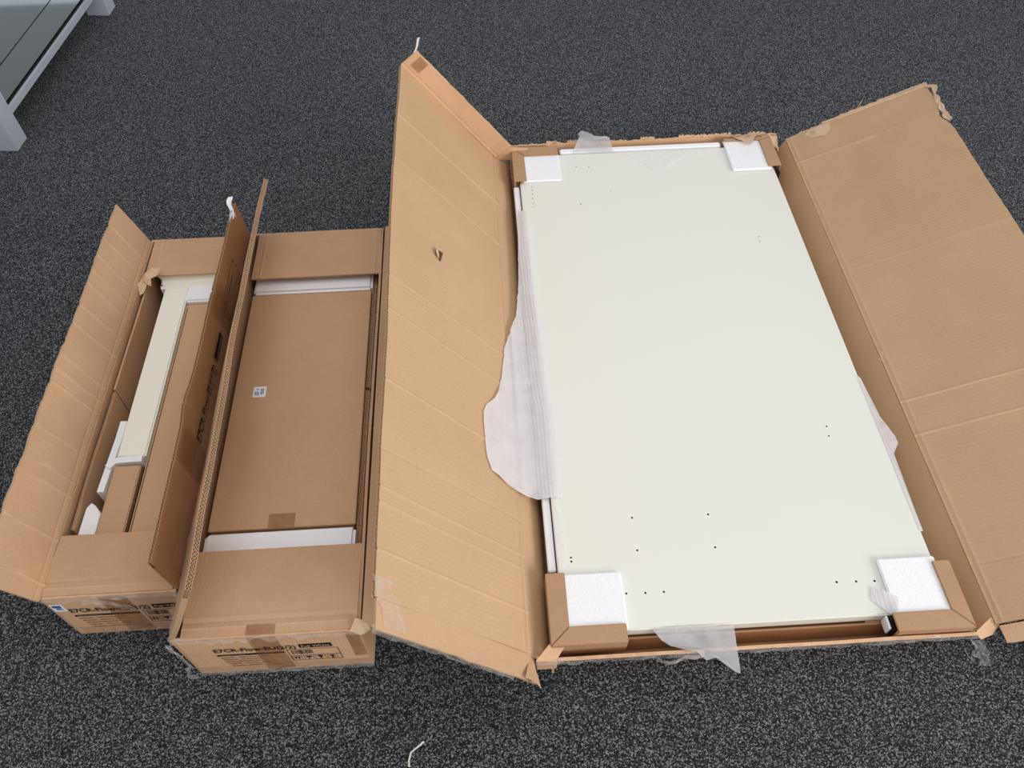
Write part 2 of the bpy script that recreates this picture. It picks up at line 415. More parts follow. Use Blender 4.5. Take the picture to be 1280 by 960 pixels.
# right flap standing upright, printed outside
f1 = sheet('long_flap', (x1+.001, y0+.004, h), (0, 1, 0), (-.008, 0, .110), .905, .108, ['kraft_shaded'], b1, th=.006, seed=9, flute=True, warp=.003,
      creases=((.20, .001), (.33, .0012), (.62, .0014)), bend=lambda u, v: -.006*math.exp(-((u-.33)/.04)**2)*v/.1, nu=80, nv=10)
X, Y = (0, 1, 0), (-.006, 0, .110)
O1 = V3((x1+.0058, 0, h))
def onf(y, z): return (x1+.0062-.0727*(z-h)+.0006, y, z)
text('printed_title', 'E7CR-Flow-EU(1/2)', .030, onf(.880, .205), X, Y, 'ink', f1, width=.185, bold=.001)
rects('printed_tag', [(0, .07, 0, .020)], onf(1.082, .206), X, Y, 'ink', f1)
rects('printed_frame', [(0, .17, 0, .0012), (0, .17, .055, .0562), (0, .0012, 0, .0562), (.17, .1712, 0, .0562)] + [(.012, .012+.15*k, .046-.008*i, .0475-.008*i) for i, k in enumerate((.6, .9, .7, .8, .95, .5))], onf(1.185, .186), X, Y, 'ink', f1)
ribbon('tape_strip', [(x1+.0066, .842, .173), (x1+.0020, .842, .277)], (0, 1, 0), .07, 'tape_brown', f1, wob=.0004)
ribbon('tape_strip', [(x1+.0066, 1.21, .173), (x1+.0020, 1.21, .277)], (0, 1, 0), .075, 'tape_brown', f1, wob=.0004)
ribbon('tape_strip', [(x1+.0072, .62, .200), (x1+.0060, 1.47, .200)], (0, 0, 1), .046, 'tape', f1, wob=.0010, jag=.004, n=60)
ribbon('torn_tape', [(x1-.006, 1.455, .272), (x1-.007, 1.485, .292), (x1-.008, 1.50, .300)], (1, 0, .2), .010, 'label', f1, wob=.004, n=14, jag=.008, label='torn white tape end')
ribbon('torn_tape', [(x1-.012, 1.43, .262), (x1-.004, 1.46, .284), (x1-.002, 1.475, .262)], (0, .3, 1), .022, 'label', f1, wob=.006, n=14, jag=.01, label='torn white tape end')
# printed front face and tape
print_face(b1, -0.784, y0-.0008, 1, '1/2')
lab = rects('address_label', [(0, .022, 0, .030)], (-.808, y0-.0006, .112), (1, 0, 0), (0, 0, 1), 'label', b1, label='small white label with blue print')
rects('label_print', [(.003, .018, .017, .026), (.006, .017, .011, .0125), (.006, .018, .008, .0092), (.008, .016, .014, .0152)], (-.808, y0-.0012, .112), (1, 0, 0), (0, 0, 1), 'blueink', lab)
ribbon('tape_strip', [(-.690, y0-.0012, .165), (-.690, y0-.0012, .006)], (1, 0, 0), .05, 'tape_brown', b1, wob=.0003)
ribbon('tape_strip', [(-.80, y0-.0012, .020), (-.58, y0-.0012, .020)], (0, 0, 1), .030, 'tape', b1, wob=.0006)
ribbon('tape_edge', [(-.812, y0-.003, .168), (-.573, y0-.004, .170)], (0, .5, 1), .011, 'tape_clear', b1, wob=.006, jag=.009, n=90, seed=3)
ribbon('tape_edge', [(-.74, y0-.004, .160), (-.69, y0-.007, .145), (-.655, y0-.005, .100)], (0.3, 0, 1), .018, 'tape_clear', b1, wob=.007, jag=.009, n=40, seed=5)
# torn corner scrap at far left hinge
poly_film('torn_corner', [(-.806, 1.372, .178), (-.782, 1.392, .184), (-.762, 1.396, .190), (-.764, 1.380, .182), (-.778, 1.366, .180), (-.775, 1.346, .176), (-.790, 1.358, .174)], 'torn', b1, wob=.010, seed=4)
poly_film('torn_corner', [(-.812, 1.36, .171), (-.796, 1.385, .178), (-.790, 1.352, .166), (-.802, 1.33, .168)], 'torn', b1, wob=.008, seed=8)

# contents of box 1
G1 = 'packed parts inside the narrow box'
lin1 = thing('cardboard_liner', 'far brown cardboard liner standing inside the narrow box beside the cream beam', 'liner', (-.800, 1.26, .005), G1)
sheet('board', (-.801, 1.065, .0055), (0, 1, 0), (0.02, 0, 1), .43, .150, ['kraft_carton'], lin1, th=.004, seed=12, flip=-1, warp=.002)
lin2 = thing('cardboard_liner', 'near brown cardboard liner standing inside the narrow box by the white foam', 'liner', (-.800, .82, .005), G1)
sheet('board', (-.8005, .735, .0055), (0, 1, 0), (0.02, 0, 1), .322, .152, ['kraft_carton'], lin2, th=.004, seed=14, flip=-1, warp=.002, flute=True)

beam = thing('desk_beam', 'long cream painted metal beam lying in the narrow left box', 'metal beam', (-.73, 1.15, .006), G1)
bm = bmesh.new(); add_box(bm, -.757, -.700, .896, 1.365, .085, .150, bev=.003, seg=3)
from_bm('column', bm, 'cream_metal', beam)
# dished foot plate across the far end
bm = bmesh.new()
prof = [(0, 0), (.012, -.016), (.052, -.016), (.064, 0), (.060, .004), (.050, -.010), (.014, -.010), (.004, .004)]
bm2 = bmesh.new()
pv = [(-.786, .002), (-.770, -.018), (-.640, -.018), (-.640, .020), (-.786, .020)]
bw = [(1.366, .118), (1.366, .146), (1.372, .151), (1.384, .150), (1.392, .152), (1.398, .160), (1.408, .161), (1.412, .156), (1.412, .012), (1.406, .012), (1.406, .118)]
rings = [[bm.verts.new((xx, yy, zz)) for yy, zz in bw] for xx in (-.782, -.600)]
for i in range(len(bw)):
    j = (i+1) % len(bw); bm.faces.new((rings[0][i], rings[0][j], rings[1][j], rings[1][i]))
bm.faces.new(rings[0]); bm.faces.new(rings[1][::-1])
for v in rings[0]:
    if v.co.y < 1.395: v.co.x = -.768
bm2.free()
from_bm('foot_bar', bm, 'cream_metal', beam)
box('foot_block', (-.756, -.702, .90, 1.36, .006, .084), 'foam', beam, bev=.003, label='white foam under the beam')
bm = bmesh.new()
for (cx, cy) in ((-.772, 1.372),):
    bmesh.ops.create_cone(bm, cap_ends=True, segments=12, radius1=.003, radius2=.003, depth=.002, matrix=Matrix.Translation((cx+.006, cy+.002, .1505)))
from_bm('bolt_hole', bm, 'ink_soft', beam)
tag(box('foam_block', (-.698, -.592, 1.313, 1.364, .006, .157), 'foam', None, bev=.004), 'square white foam block beside the far end of the cream beam', 'foam block', G1)
rc = thing('carton', 'longest brown inner carton along the right of the cream beam', 'carton', (-.645, 1.0, .006), G1)
box('carton_body', (-.6965, -.584, .612, 1.311, .006, .1475), 'kraft_carton', rc, bev=.002)
box('lid_seam', (-.693, -.6915, .62, 1.30, .1474, .1482), 'kraft_core', rc)
lc = thing('carton', 'small brown inner carton below the cream beam in the narrow box', 'carton', (-.73, .8, .006), G1)
box('carton_body', (-.756, -.7035, .612, .876, .006, .150), 'kraft_carton', lc, bev=.002)
box('edge_board', (-.7028, -.6990, .612, .874, .006, .146), 'kraft_core', lc)
# curved foam sleeve (J shape)
bm = bmesh.new()
def fat_path(bm, pts, w, z0, z1):
    Lp, Rp = [], []
    for i, p in enumerate(pts):
        a = V3((*pts[max(0, i-1)], 0)); b = V3((*pts[min(len(pts)-1, i+1)], 0)); d = (b-a).normalized(); n_ = V3((-d.y, d.x, 0))
        Lp.append((p[0]+n_.x*w/2, p[1]+n_.y*w/2)); Rp.append((p[0]-n_.x*w/2, p[1]-n_.y*w/2))
    add_prism(bm, Lp + Rp[::-1], z0, z1)
fat_path(bm, [(-.7635, .985), (-.7640, .94), (-.7680, .86), (-.7700, .818)], .013, .010, .150)
fat_path(bm, [(-.768, .872), (-.757, .886), (-.740, .888), (-.7035, .889)], .014, .010, .154)
fs_ = from_bm('foam_sleeve', bm, 'foam'); tag(fs_, 'bent white foam sheet around the near end of the cream beam', 'foam sheet', G1)
bm = bmesh.new(); add_prism(bm, [(-.792, .62), (-.7585, .62), (-.7585, .772), (-.772, .790), (-.782, .797), (-.789, .786)], .006, .148)
bmesh.ops.bevel(bm, geom=list(bm.edges), offset=.0015, segments=1, affect='EDGES')
fb = from_bm('foam_block', bm, 'foam'); tag(fb, 'white foam block in the near left corner of the narrow box', 'foam block', G1)

# ================================================================ BOX 2 (wider, middle)
B2 = (-0.566, -0.247, 0.506, 1.518, 0.170)
x0, x1, y0, y1, h = B2
b2 = thing('cardboard_box', 'middle open cardboard box with a flat brown inner carton and white foam bars', 'box', ((x0+x1)/2, (y0+y1)/2, 0), 'open flat-pack desk boxes on the carpet')
long_box(b2, x0, x1, y0, y1, h)
sheet('end_flap', (x0+.016, y0+.003, h-.001), (1, 0, 0), (0, 1, -.02), .298, .160, ['kraft'], b2, th=.004, seed=25, nu=24, nv=24, warp=.0012, vcreases=((.016, .0010), (.026, -.0012), (.034, .0006)), bend=lambda u, v: .0015*math.sin(v*20))
sheet('end_flap', (x0+.016, y1-.155, h-.004), (1, 0, 0), (0, 1, .02), .298, .153, ['kraft'], b2, th=.004, seed=26, nu=24, nv=20, vcreases=((.12, .0008),), creases=((.286, .0008), (.02, .0008)))
# left flap leaning steeply inward
f2 = sheet('long_flap', (x0+.001, y0+.004, h), (0, 1, 0), (.068, 0, .150), 1.008, .163, ['kraft'], b2, th=.0100, seed=29, flute=True, rows=2, warp=.004,
      u0=lambda t: .020*t*t, u1=lambda t: .018*t*t, nu=90, nv=12, bend=lambda u, v: .004*math.sin(u*5+1)*v/.16)
# right flap lying open to the right
sheet('long_flap', (x1+.0045, y1-.002, h+.001), (0, -1, 0), (1, 0, .03), 1.006, .115, ['kraft'], b2, th=.005, seed=31, flip=1, nu=80, nv=12, warp=.002,
      creases=((.155, .0012), (.36, .0011), (.42, .0008), (.60, .0011), (.80, .0006)), u0=lambda t: -.026*t, u1=lambda t: .006*t)
poly_film('crushed_corner', [(x1-.016, y0-.002, h+.001), (x1-.006, y0+.018, h+.007), (x1+.012, y0+.014, h+.008), (x1+.020, y0-.002, h+.003), (x1+.002, y0-.007, h-.004)], 'torn', b2, wob=.008, seed=6)
print_face(b2, -0.511, y0-.0008, 2, '2/2')
ribbon('tape_strip', [(-.415, y0-.0012, .166), (-.415, y0-.0012, .006)], (1, 0, 0), .05, 'tape_brown', b2, wob=.0003)
ribbon('tape_strip', [(-.415, y0+.001, h+.0025), (-.415, y0+.020, h+.0025)], (1, 0, 0), .05, 'tape_brown', b2, wob=.0003)
ribbon('tape_strip', [(-.262, y0-.0012, .160), (-.262, y0-.0012, .05)], (1, 0, 0), .022, 'tape_brown', b2, wob=.0003)
ribbon('tape_strip', [(-.56, y0-.0012, .018), (-.25, y0-.0012, .018)], (0, 0, 1), .030, 'tape', b2, wob=.0006)
ribbon('tape_edge', [(-.566, y0-.003, .167), (-.247, y0-.004, .170)], (0, .5, 1), .010, 'tape_clear', b2, wob=.006, jag=.009, n=110, seed=13)
ribbon('tape_edge', [(-.568, y0-.003, .004), (-.246, y0-.004, .004)], (0, .5, 1), .012, 'tape_clear', b2, wob=.003, jag=.005, n=90, seed=15)
# clear tape wrapped around the near left corner, with loose crumpled ends
ribbon('corner_tape', [(x0-.003, y0-.004, h-.01), (x0+.006, y0+.03, h+.018), (x0+.018, y0+.09, h+.04), (x0+.030, y0+.16, h+.065)], (-.2, 0, -.9), .045, 'tape_clear', b2, wob=.008, jag=.010, n=50, seed=21)
ribbon('corner_tape', [(x0-.006, y0-.006, h-.004), (x0-.003, y0-.006, .105), (x0-.002, y0-.005, .045)], (1, -.4, 0), .010, 'tape_clear', b2, wob=.006, jag=.008, n=40, seed=22)
ribbon('corner_tape', [(x0-.006, y0-.008, .060), (x0-.010, y0-.016, .035), (x0+.004, y0-.012, .012)], (0, -.5, 1), .018, 'tape_clear', b2, wob=.012, jag=.012, n=30, seed=23)

G2 = 'packed parts inside the middle box'
ic2 = thing('carton', 'flat brown inner carton with a small white sticker in the middle box', 'carton', (-.41, 1.03, .006), G2)
bm = bmesh.new(); add_box(bm, -.549, -.2725, .724, 1.332, .006, .138, bev=.003)
from_bm('carton_body', bm, 'kraft_carton', ic2)
box('lid_board', (-.549, -.2725, .7225, 1.3335, .1385, .1425), 'kraft_carton', ic2, bev=.0012)
st = box('sticker', (-.5085, -.4815, 1.034, 1.062, .1425, .1430), 'label', ic2, label='small white printed sticker')
rects('sticker_print', [(.004, .006, .004, .013), (.008, .0095, .003, .014), (.011, .0125, .003, .011), (.016, .0185, .006, .012), (.016, .0185, .014, .020), (.020, .022, .006, .02), (.006, .012, .018, .0195)], (-.5085, 1.036, .1430), (1, 0, 0), (0, 1, 0), 'blueink', st)
ribbon('tape_strip', [(-.437, .738, .1432), (-.387, .738, .1432)], (0, 1, 0), .030, 'tape_brown', ic2, wob=.0004)
def soft_bar(name, d, label, grp):
    bm = bmesh.new(); add_box(bm, *d, bev=.006, seg=3); o = from_bm(name, bm, 'foam', None, None, False); tag(o, label, 'foam block', grp); return o
soft_bar('foam_bar', (-.550, -.2700, .6500, .7150, .006, .150), 'white foam bar at the near end of the middle box', G2)
soft_bar('foam_bar', (-.548, -.2700, 1.336, 1.415, .006, .147), 'white foam bar at the far end of the middle box', G2)
# stacked corrugated spacer strips on edge along the right wall
for (ya, yb, lb) in ((.672, 1.045, 'near brown corrugated spacer strip along the right wall of the middle box'), (1.052, 1.40, 'far brown corrugated spacer strip along the right wall of the middle box')):
    sp_ = thing('corrugated_spacer', lb, 'spacer', (-.261, (ya+yb)/2, .006), 'corrugated spacers in the middle box')
    for k in range(2):
        sheet('board', (-.2665+.0085*k, ya, .006), (0, 1, 0), (0, 0, 1), yb-ya, .128-.006*k, ['kraft_carton', 'kraft_core'], sp_, th=.0078, rows=2, flute=True, warp=.0005, nu=20, nv=4)

# ================================================================ BIG TRAY BOX (right)
HB = .100
bb = thing('cardboard_box', 'large shallow open cardboard box holding the cream desktop', 'box', (.45, 1.18, 0), 'open flat-pack desk boxes on the carpet')
box('bottom', (.080, .826, .490, 1.902, 0, .006), 'kraft', bb)
# leaning side walls
sheet('side_panel', (.084, .466, .004), (0, 1, 0), (-.044, 0, .096), 1.428, .1055, ['kraft_big'], bb, th=.005, seed=41, flip=-1, nu=60, warp=.0015, bend=lambda u, v: -.014*math.sin(math.pi*v/.1055))
sheet('side_panel', (.820, .486, .004), (0, 1, 0), (.0515, 0, .096), 1.400, .109, ['kraft_big'], bb, th=.005, seed=42, u0=lambda t: -.014*t, nu=60, warp=.0015, creases=((.40, .0006), (.92, .0010)))
sheet('end_panel', (.070, .491, .003), (1, 0, 0), (0, -.030, .092), .775, .098, ['kraft_print'], bb, th=.006, seed=43, nu=60, v1=rag(4, .0035, 22), warp=.002)
sheet('end_panel', (.084, 1.905, .004), (1, 0, 0), (0, .012, .096), .766, .098, ['kraft_print'], bb, th=.006, seed=44, nu=120, v1=rag(6, .006, 30), warp=.002)
poly_film('torn_edge', [(.80, 1.918, .102), (.82, 1.90, .112), (.838, 1.895, .112), (.850, 1.912, .104), (.846, 1.88, .100), (.842, 1.85, .092), (.83, 1.875, .100)], 'torn', bb, wob=.012, seed=3)
poly_film('torn_edge', [(.700, 1.905, .102), (.715, 1.89, .116), (.742, 1.858, .1215), (.760, 1.858, .1215), (.780, 1.885, .119), (.800, 1.905, .108), (.76, 1.914, .102)], 'torn', bb, wob=.004, seed=13)
for xa, wd, sd in ((.19, .03, 1), (.25, .05, 2), (.46, .04, 3), (.57, .07, 4), (.64, .08, 5), (.77, .05, 6)):
    sheet('torn_edge', (xa, 1.9195, .094), (1, 0, 0), (0, .35, 1), wd, .012, ['torn'], bb, th=.0012, seed=sd, nu=24, nv=3, v1=rag(sd, .007, 20), warp=.002)
# near wall: tape and ragged liner
ribbon('tape_edge', [(.05, .454, .098), (.84, .454, .100)], (0, .3, 1), .012, 'tape_clear', bb, wob=.004, jag=.007, n=170, seed=33)
poly_film('corner_tab', [(.050, .457, .104), (.076, .484, .108), (.104, .480, .106), (.084, .455, .100)], 'kraft_print', bb, wob=.001, seed=1)
box('corner_tab', (.052, .088, .456, .466, .06, .101), 'kraft_print', bb, bev=.001)
poly_film('corner_tab', [(.83, .462, .098), (.866, .486, .101), (.880, .476, .100), (.862, .458, .092), (.84, .452, .09)], 'kraft_print', bb, wob=.002, seed=2)
ribbon('loose_tape', [(.832, .452, .095), (.850, .440, .060), (.868, .428, .020)], (1, .2, .1), .026, 'tape_clear', bb, wob=.012, jag=.012, n=24, seed=44)
ribbon('loose_tape', [(.262, .450, .098), (.275, .440, .098), (.30, .447, .096), (.345, .45, .096)], (0, -.5, 1), .016, 'tape_clear', bb, wob=.010, jag=.006, n=40, seed=45)
# large left flap leaning out over the middle box
VL = V3((-.228, 0, .290)); WL = .371
NL = V3((.290, 0, .228)).normalized()
crL = ((.075, .0011), (.157, .0008), (.185, .0010), (.258, -.0008), (.40, .0014), (.57, .0007), (.66, .0006), (1.03, .0008), (1.19, .0011))
flL = sheet('long_flap', (.040, .470, .100), (0, 1, 0), VL, 1.398, WL, ['kraft_big'], bb, th=.007, seed=47, rows=1, flute=True, flip=1, creases=crL, nu=110, nv=28, warp=.003,
      vcreases=((.006, -.0016), (.018, .0006)), bend=lambda u, v: -.006*math.exp(-((u-.92)/.30)**2)*(v/.37)**2)
# flap lips at its two ends
dV = VL.normalized()
sheet('flap_lip', V3((.040, 1.868, .100)) + NL*.003, dV, NL, WL, .056, ['kraft_print'], flL, th=.005, seed=50, nu=30, nv=8, warp=.001, vcreases=((.007, -.001),), v1=rag(9, .002, 10), flip=-1, creases=((.035, .001),))
ribbon('tape_strip', [V3((.040, 1.8645, .100)) + dV*(WL-.03) + NL*.02, V3((.040, 1.8645, .100)) + dV*(WL-.03) + NL*.056], dV, .03, 'tape_brown', flL, wob=.0004)
sheet('flap_lip', V3((.040, .470, .100)) - dV*.01, dV, (0, -.96, -.10), WL+.006, .046, ['kraft'], flL, th=.005, seed=51, nu=30, nv=8, warp=.002, flip=-1, u0=lambda t: -.006*t, v1=rag(3, .002, 10))
poly_film('torn_corner', [V3((.040, .468, .098)), V3((.052, .434, .10)), V3((.056, .408, .108)), V3((.046, .420, .112)), V3((.030, .424, .125))], 'kraft', flL, wob=.002, seed=5)
tc = V3((.040, .470, .100)) + dV*WL
ribbon('corner_tape', [tc + V3((.004, .03, 0)) - dV*.006 + NL*.005, tc - dV*.03 + V3((0, -.016, .002)) + NL*.006, tc - dV*.045 + V3((0, -.04, 0)) + NL*.005], dV, .04, 'tape_clear', flL, wob=.005, jag=.012, n=24, seed=61)
ribbon('corner_tape', [V3((.040, .424, .096)) + dV*WL, V3((.040, .424, .096)) + dV*.05], (0, 1, .2), .012, 'tape_clear', flL, wob=.004, jag=.004, n=60, seed=62)
tf = V3((.040, 1.868, .100)) + dV*WL
ribbon('torn_tape', [tf + NL*.05, tf + NL*.062 + V3((0, .004, .014)), tf + NL*.066 + V3((.004, .004, .028))], (1, 0, .1), .006, 'label', flL, wob=.004, n=10, jag=.004)
# small hanging link piece between the far wall and the flap lip
sheet('corner_tab', V3((.040, 1.872, .101)) - dV*.006 + V3((-.004, 0, -.004)), (.82, .02, -.10), NL*.8+V3((0, .1, 0)), .056, .052, ['kraft_print'], bb, th=.004, seed=53, nu=6, nv=6, warp=.0008)
# little tear in the flap
hp = V3((.040, 1.285, .100)) + dV*.234 + NL*.0052
hY = V3((0, 1, 0))
def hpt(a, b, c=0): return hp + hY*a + dV*b + NL*c
tear = bmesh.new(); vv_ = [tear.verts.new(p) for p in (hpt(.018, -.012), hpt(.014, .010), hpt(.002, .012), hpt(-.004, .004), hpt(-.016, -.004))]; tear.faces.new(vv_)
from_bm('tear', tear, 'kraft_core', flL, label='small dark tear')
poly_film('tear_edge', [hpt(.013, .004, .001), hpt(.013, .012, .006), hpt(-.002, .016, .005), hpt(-.014, .003, .001), hpt(.0, .004, .003)], 'torn', flL, wob=.001, seed=9, sub=1)
# right flap leaning far out
VR = V3((.342, 0, .152)).normalized(); NR = V3((-.152, 0, .342)).normalized(); WR = .376
crR = ((.40, .0012), (.485, .0013), (.11, -.0006), (.88, .0005), (1.30, .0011))
flR = sheet('long_flap', (.8705, .474, .1005), (0, 1, 0), VR, 1.412, WR, ['kraft_big'], bb, th=.007, seed=57, flip=-1, creases=crR, nu=110, nv=28, warp=.003,
      vcreases=((.005, -.0007), (.012, .0008)), u1=lambda t: rag(11, .004, 16)(t) + .012*t, v1=lambda s: rag(12, .003, 8)(s) - .012*math.exp(-((s-.90)/.02)**2))
Z0 = V3((.8735, 1.886, .101))
for k, (a, b, wd, sd) in enumerate(((.03, .10, .010, 1), (.10, .19, .016, 2), (.16, .30, .020, 3), (.27, .375, .026, 4))):
    sheet('torn_edge', Z0 + VR*a + NR*(.001-.0016*k), VR, (0, 1, -.12), b-a, wd, ['torn' if k != 1 else 'kraft_print'], flR, th=.0012, seed=sd+60, nu=30, nv=4, v1=rag(sd+30, .006, 9), warp=.002, flip=1)
poly_film('peeled_liner', [Z0+VR*.070+NR*.006+V3((0, .004, 0)), Z0+VR*.118+NR*.006+V3((0, -.002, 0)), Z0+VR*.112+NR*.006+V3((0, -.032, 0)), Z0+VR*.095+NR*.006+V3((0, -.045, 0)), Z0+VR*.060+NR*.006+V3((0, -.036, 0)), Z0+VR*.045+NR*.006+V3((0, -.015, 0))], 'torn', flR, wob=.0012, seed=2, sub=2)
for k, (a, b, wd, oy, sd) in enumerate(((.14, .376, .008, -.003, 1), (.10, .30, .010, .004, 2), (.25, .378, .010, .008, 3))):
    sheet('torn_edge', Z0 + VR*a + NR*(.0050-.0016*k) + V3((0, oy, 0)), VR, (0, 1, 0), b-a, wd, ['torn' if k != 1 else 'kraft_print'], flR, th=.0010, seed=sd+80, nu=40, nv=4, v1=rag(sd+40, .006, 9), u0=rag(sd+3, .01, 3), warp=.0015, flip=-1)
ribbon('torn_edge', [Z0+VR*.195+NR*.004+V3((0, .012, 0)), Z0+VR*.215+NR*.02+V3((0, .02, 0)), Z0+VR*.222+NR*.036+V3((0, .018, 0))], (0, .4, 1), .003, 'torn', flR, wob=.001, n=8)
ribbon('torn_edge', [Z0+VR*.370+NR*.004, Z0+VR*.385+NR*.01+V3((0, -.02, 0)), Z0+VR*.374+NR*.006+V3((0, -.08, 0)), Z0+VR*.376+NR*.006+V3((0, -.16, 0))], (.6, .1, .3), .012, 'torn', flR, wob=.004, n=26, jag=.009, seed=4)
sheet('flap_lip', V3((.876, .470, .099)), VR, (0, -1, .06), WR, .030, ['kraft_print'], flR, th=.005, seed=71, nu=30, nv=5, warp=.002, v1=rag(13, .003, 9), flip=1)
poly_film('torn_corner', [(.866, 1.080, .102), (.876, 1.100, .108), (.884, 1.072, .110), (.878, 1.062, .106)], 'torn', bb, wob=.006, seed=4, sub=1)

# ---- contents of the tray
GT = 'packing around the cream desktop'
ic3 = thing('carton', 'flat brown inner carton lying under the cream desktop', 'carton', (.455, 1.18, .006), GT)
box('carton_body', (.112, .800, .498, 1.886, .0065, .071), 'kraft_carton', ic3, bev=.003)
box('carton_fold', (.216, .655, .501, .504, .069, .0735), 'kraft_core', ic3, bev=.001)

desk = thing('desktop', 'large cream white desktop panel lying in the shallow box', 'desktop', (.455, 1.187, .0735), 'desk parts')
bm = bmesh.new(); add_box(bm, .104, .806, .503, 1.868, .0740, .1000, bev=.0025, seg=3)
from_bm('panel', bm, 'cream', desk)
me_h = None
holes = [(.258, .724, 1), (.407, .722, 1), (.258, .655, 1), (.406, .652, 1), (.225, .571, 1), (.260, .570, 1), (.294, .570, 1), (.131, .648, 1), (.131, .640, 1), (.697, .911, .9), (.695, .887, .9),
         (.614, .569, 1.1), (.650, .568, 1.1), (.684, .567, 1.1), (.259, 1.654, .9), (.698, 1.496, .7), (.695, 1.478, .7), (.135, 1.732, .7), (.135, 1.720, .7), (.134, 1.703, .7), (.134, 1.685, .7), (.134, 1.664, .7), (.134, 1.650, .7), (.263, 1.809, .7), (.298, 1.806, .7), (.345, 1.700, .6)]
for hx, hy, sc in holes:
    bm = bmesh.new()
    bmesh.ops.create_cone(bm, cap_ends=True, segments=12, radius1=.0019*sc, radius2=.0019*sc, depth=.0006, matrix=Matrix.Translation((hx, hy, .1001)))
    from_bm('screw_hole', bm, 'ink', desk)

def protector(lbl, cx, cy, sx, sy, ox, oy, px, py, wall_len_x, wall_len_y, skirt=.0455):
    """corner sleeve: (cx,cy) outer corner, sx/sy = direction inward, leg widths ox/oy, foam pad px*py"""
    r = thing('corner_protector', lbl, 'corner protector', (cx+sx*.06, cy+sy*.06, .07), 'corner protectors on the desktop')
    zt = .1135
    # two mitred top boards
    A = [(cx, cy), (cx+sx*wall_len_x, cy), (cx+sx*wall_len_x, cy+sy*oy), (cx+sx*ox, cy+sy*oy)]
    B = [(cx, cy+sy*.0012), (cx+sx*(ox-.0008), cy+sy*(oy+.0006)), (cx+sx*ox, cy+sy*wall_len_y), (cx, cy+sy*wall_len_y)]
    prism('sleeve_board', A if sx*sy > 0 else A[::-1], zt-.0045, zt, 'kraft_brown', r, bev=.0012)
    prism('sleeve_board', B if sx*sy > 0 else B[::-1], zt-.0045, zt-.0003, 'kraft_brown', r, bev=.0012)
    xs = sorted((cx, cx+sx*wall_len_x)); ys = sorted((cy, cy+sy*.005))
    box('sleeve_side', (xs[0], xs[1], ys[0], ys[1], zt-skirt, zt-.003), 'kraft_brown', r, bev=.002)
    xs = sorted((cx, cx+sx*.005)); ys = sorted((cy+sy*.006, cy+sy*wall_len_y))
    box('sleeve_side', (xs[0], xs[1], ys[0], ys[1], zt-skirt, zt-.003), 'kraft_brown', r, bev=.002)
    X0, X1 = sorted((cx+sx*(ox-.010), cx+sx*px)); Y0, Y1 = sorted((cy+sy*(oy-.010), cy+sy*py))
    bm = bmesh.new(); add_box(bm, X0, X1, Y0, Y1, .1003, .1085, bev=.0025, seg=3)
    from_bm('foam_pad', bm, 'foam', r)
    return r
protector('near left cardboard corner protector with a white foam pad', .0785, .4775, 1, 1, .036, .034, .141, .134, .136, .136)
protector('near right cardboard corner protector with a white foam pad and a black slot', .8285, .4665, -1, 1, .0325, .035, .131, .140, .139, .128)
protector('far left cardboard corner protector with a white foam pad', .0880, 1.890, 1, -1, .034, .037, .130, .142, .129, .145)
pfr = protector('far right cardboard corner protector half under torn brown paper', .8230, 1.890, -1, -1, .036, .012, .135, .134, .134, .128)
# black stop and white foam seen at the open end of the near right sleeve
tag(box('foam_strip', (.6815, .6855, .4775, .5020, .0745, .0985), 'foam', None, bev=.001), 'small white foam strip beside the near right corner protector', 'foam strip', GT)
tag(box('plastic_stop', (.6865, .698, .4730, .5015, .0725, .0975), 'black', None, bev=.002), 'small black block in the open end of the near right corner protector', 'block', GT)
tag(box('plastic_stop', (.8078, .8170, 1.742, 1.7605, .0725, .1040), 'black', None, bev=.002), 'small black block below the far right corner protector', 'block', GT)
tag(box('foam_strip', (.0865, .1010, .625, 1.744, .0720, .0935), 'foam', None, bev=.002), 'long white foam strip along the left edge of the desktop', 'foam strip', GT)
tag(box('foam_strip', (.224, .680, 1.871, 1.889, .0720, .1035), 'foam', None, bev=.003), 'white foam strip along the far edge of the desktop', 'foam strip', GT)

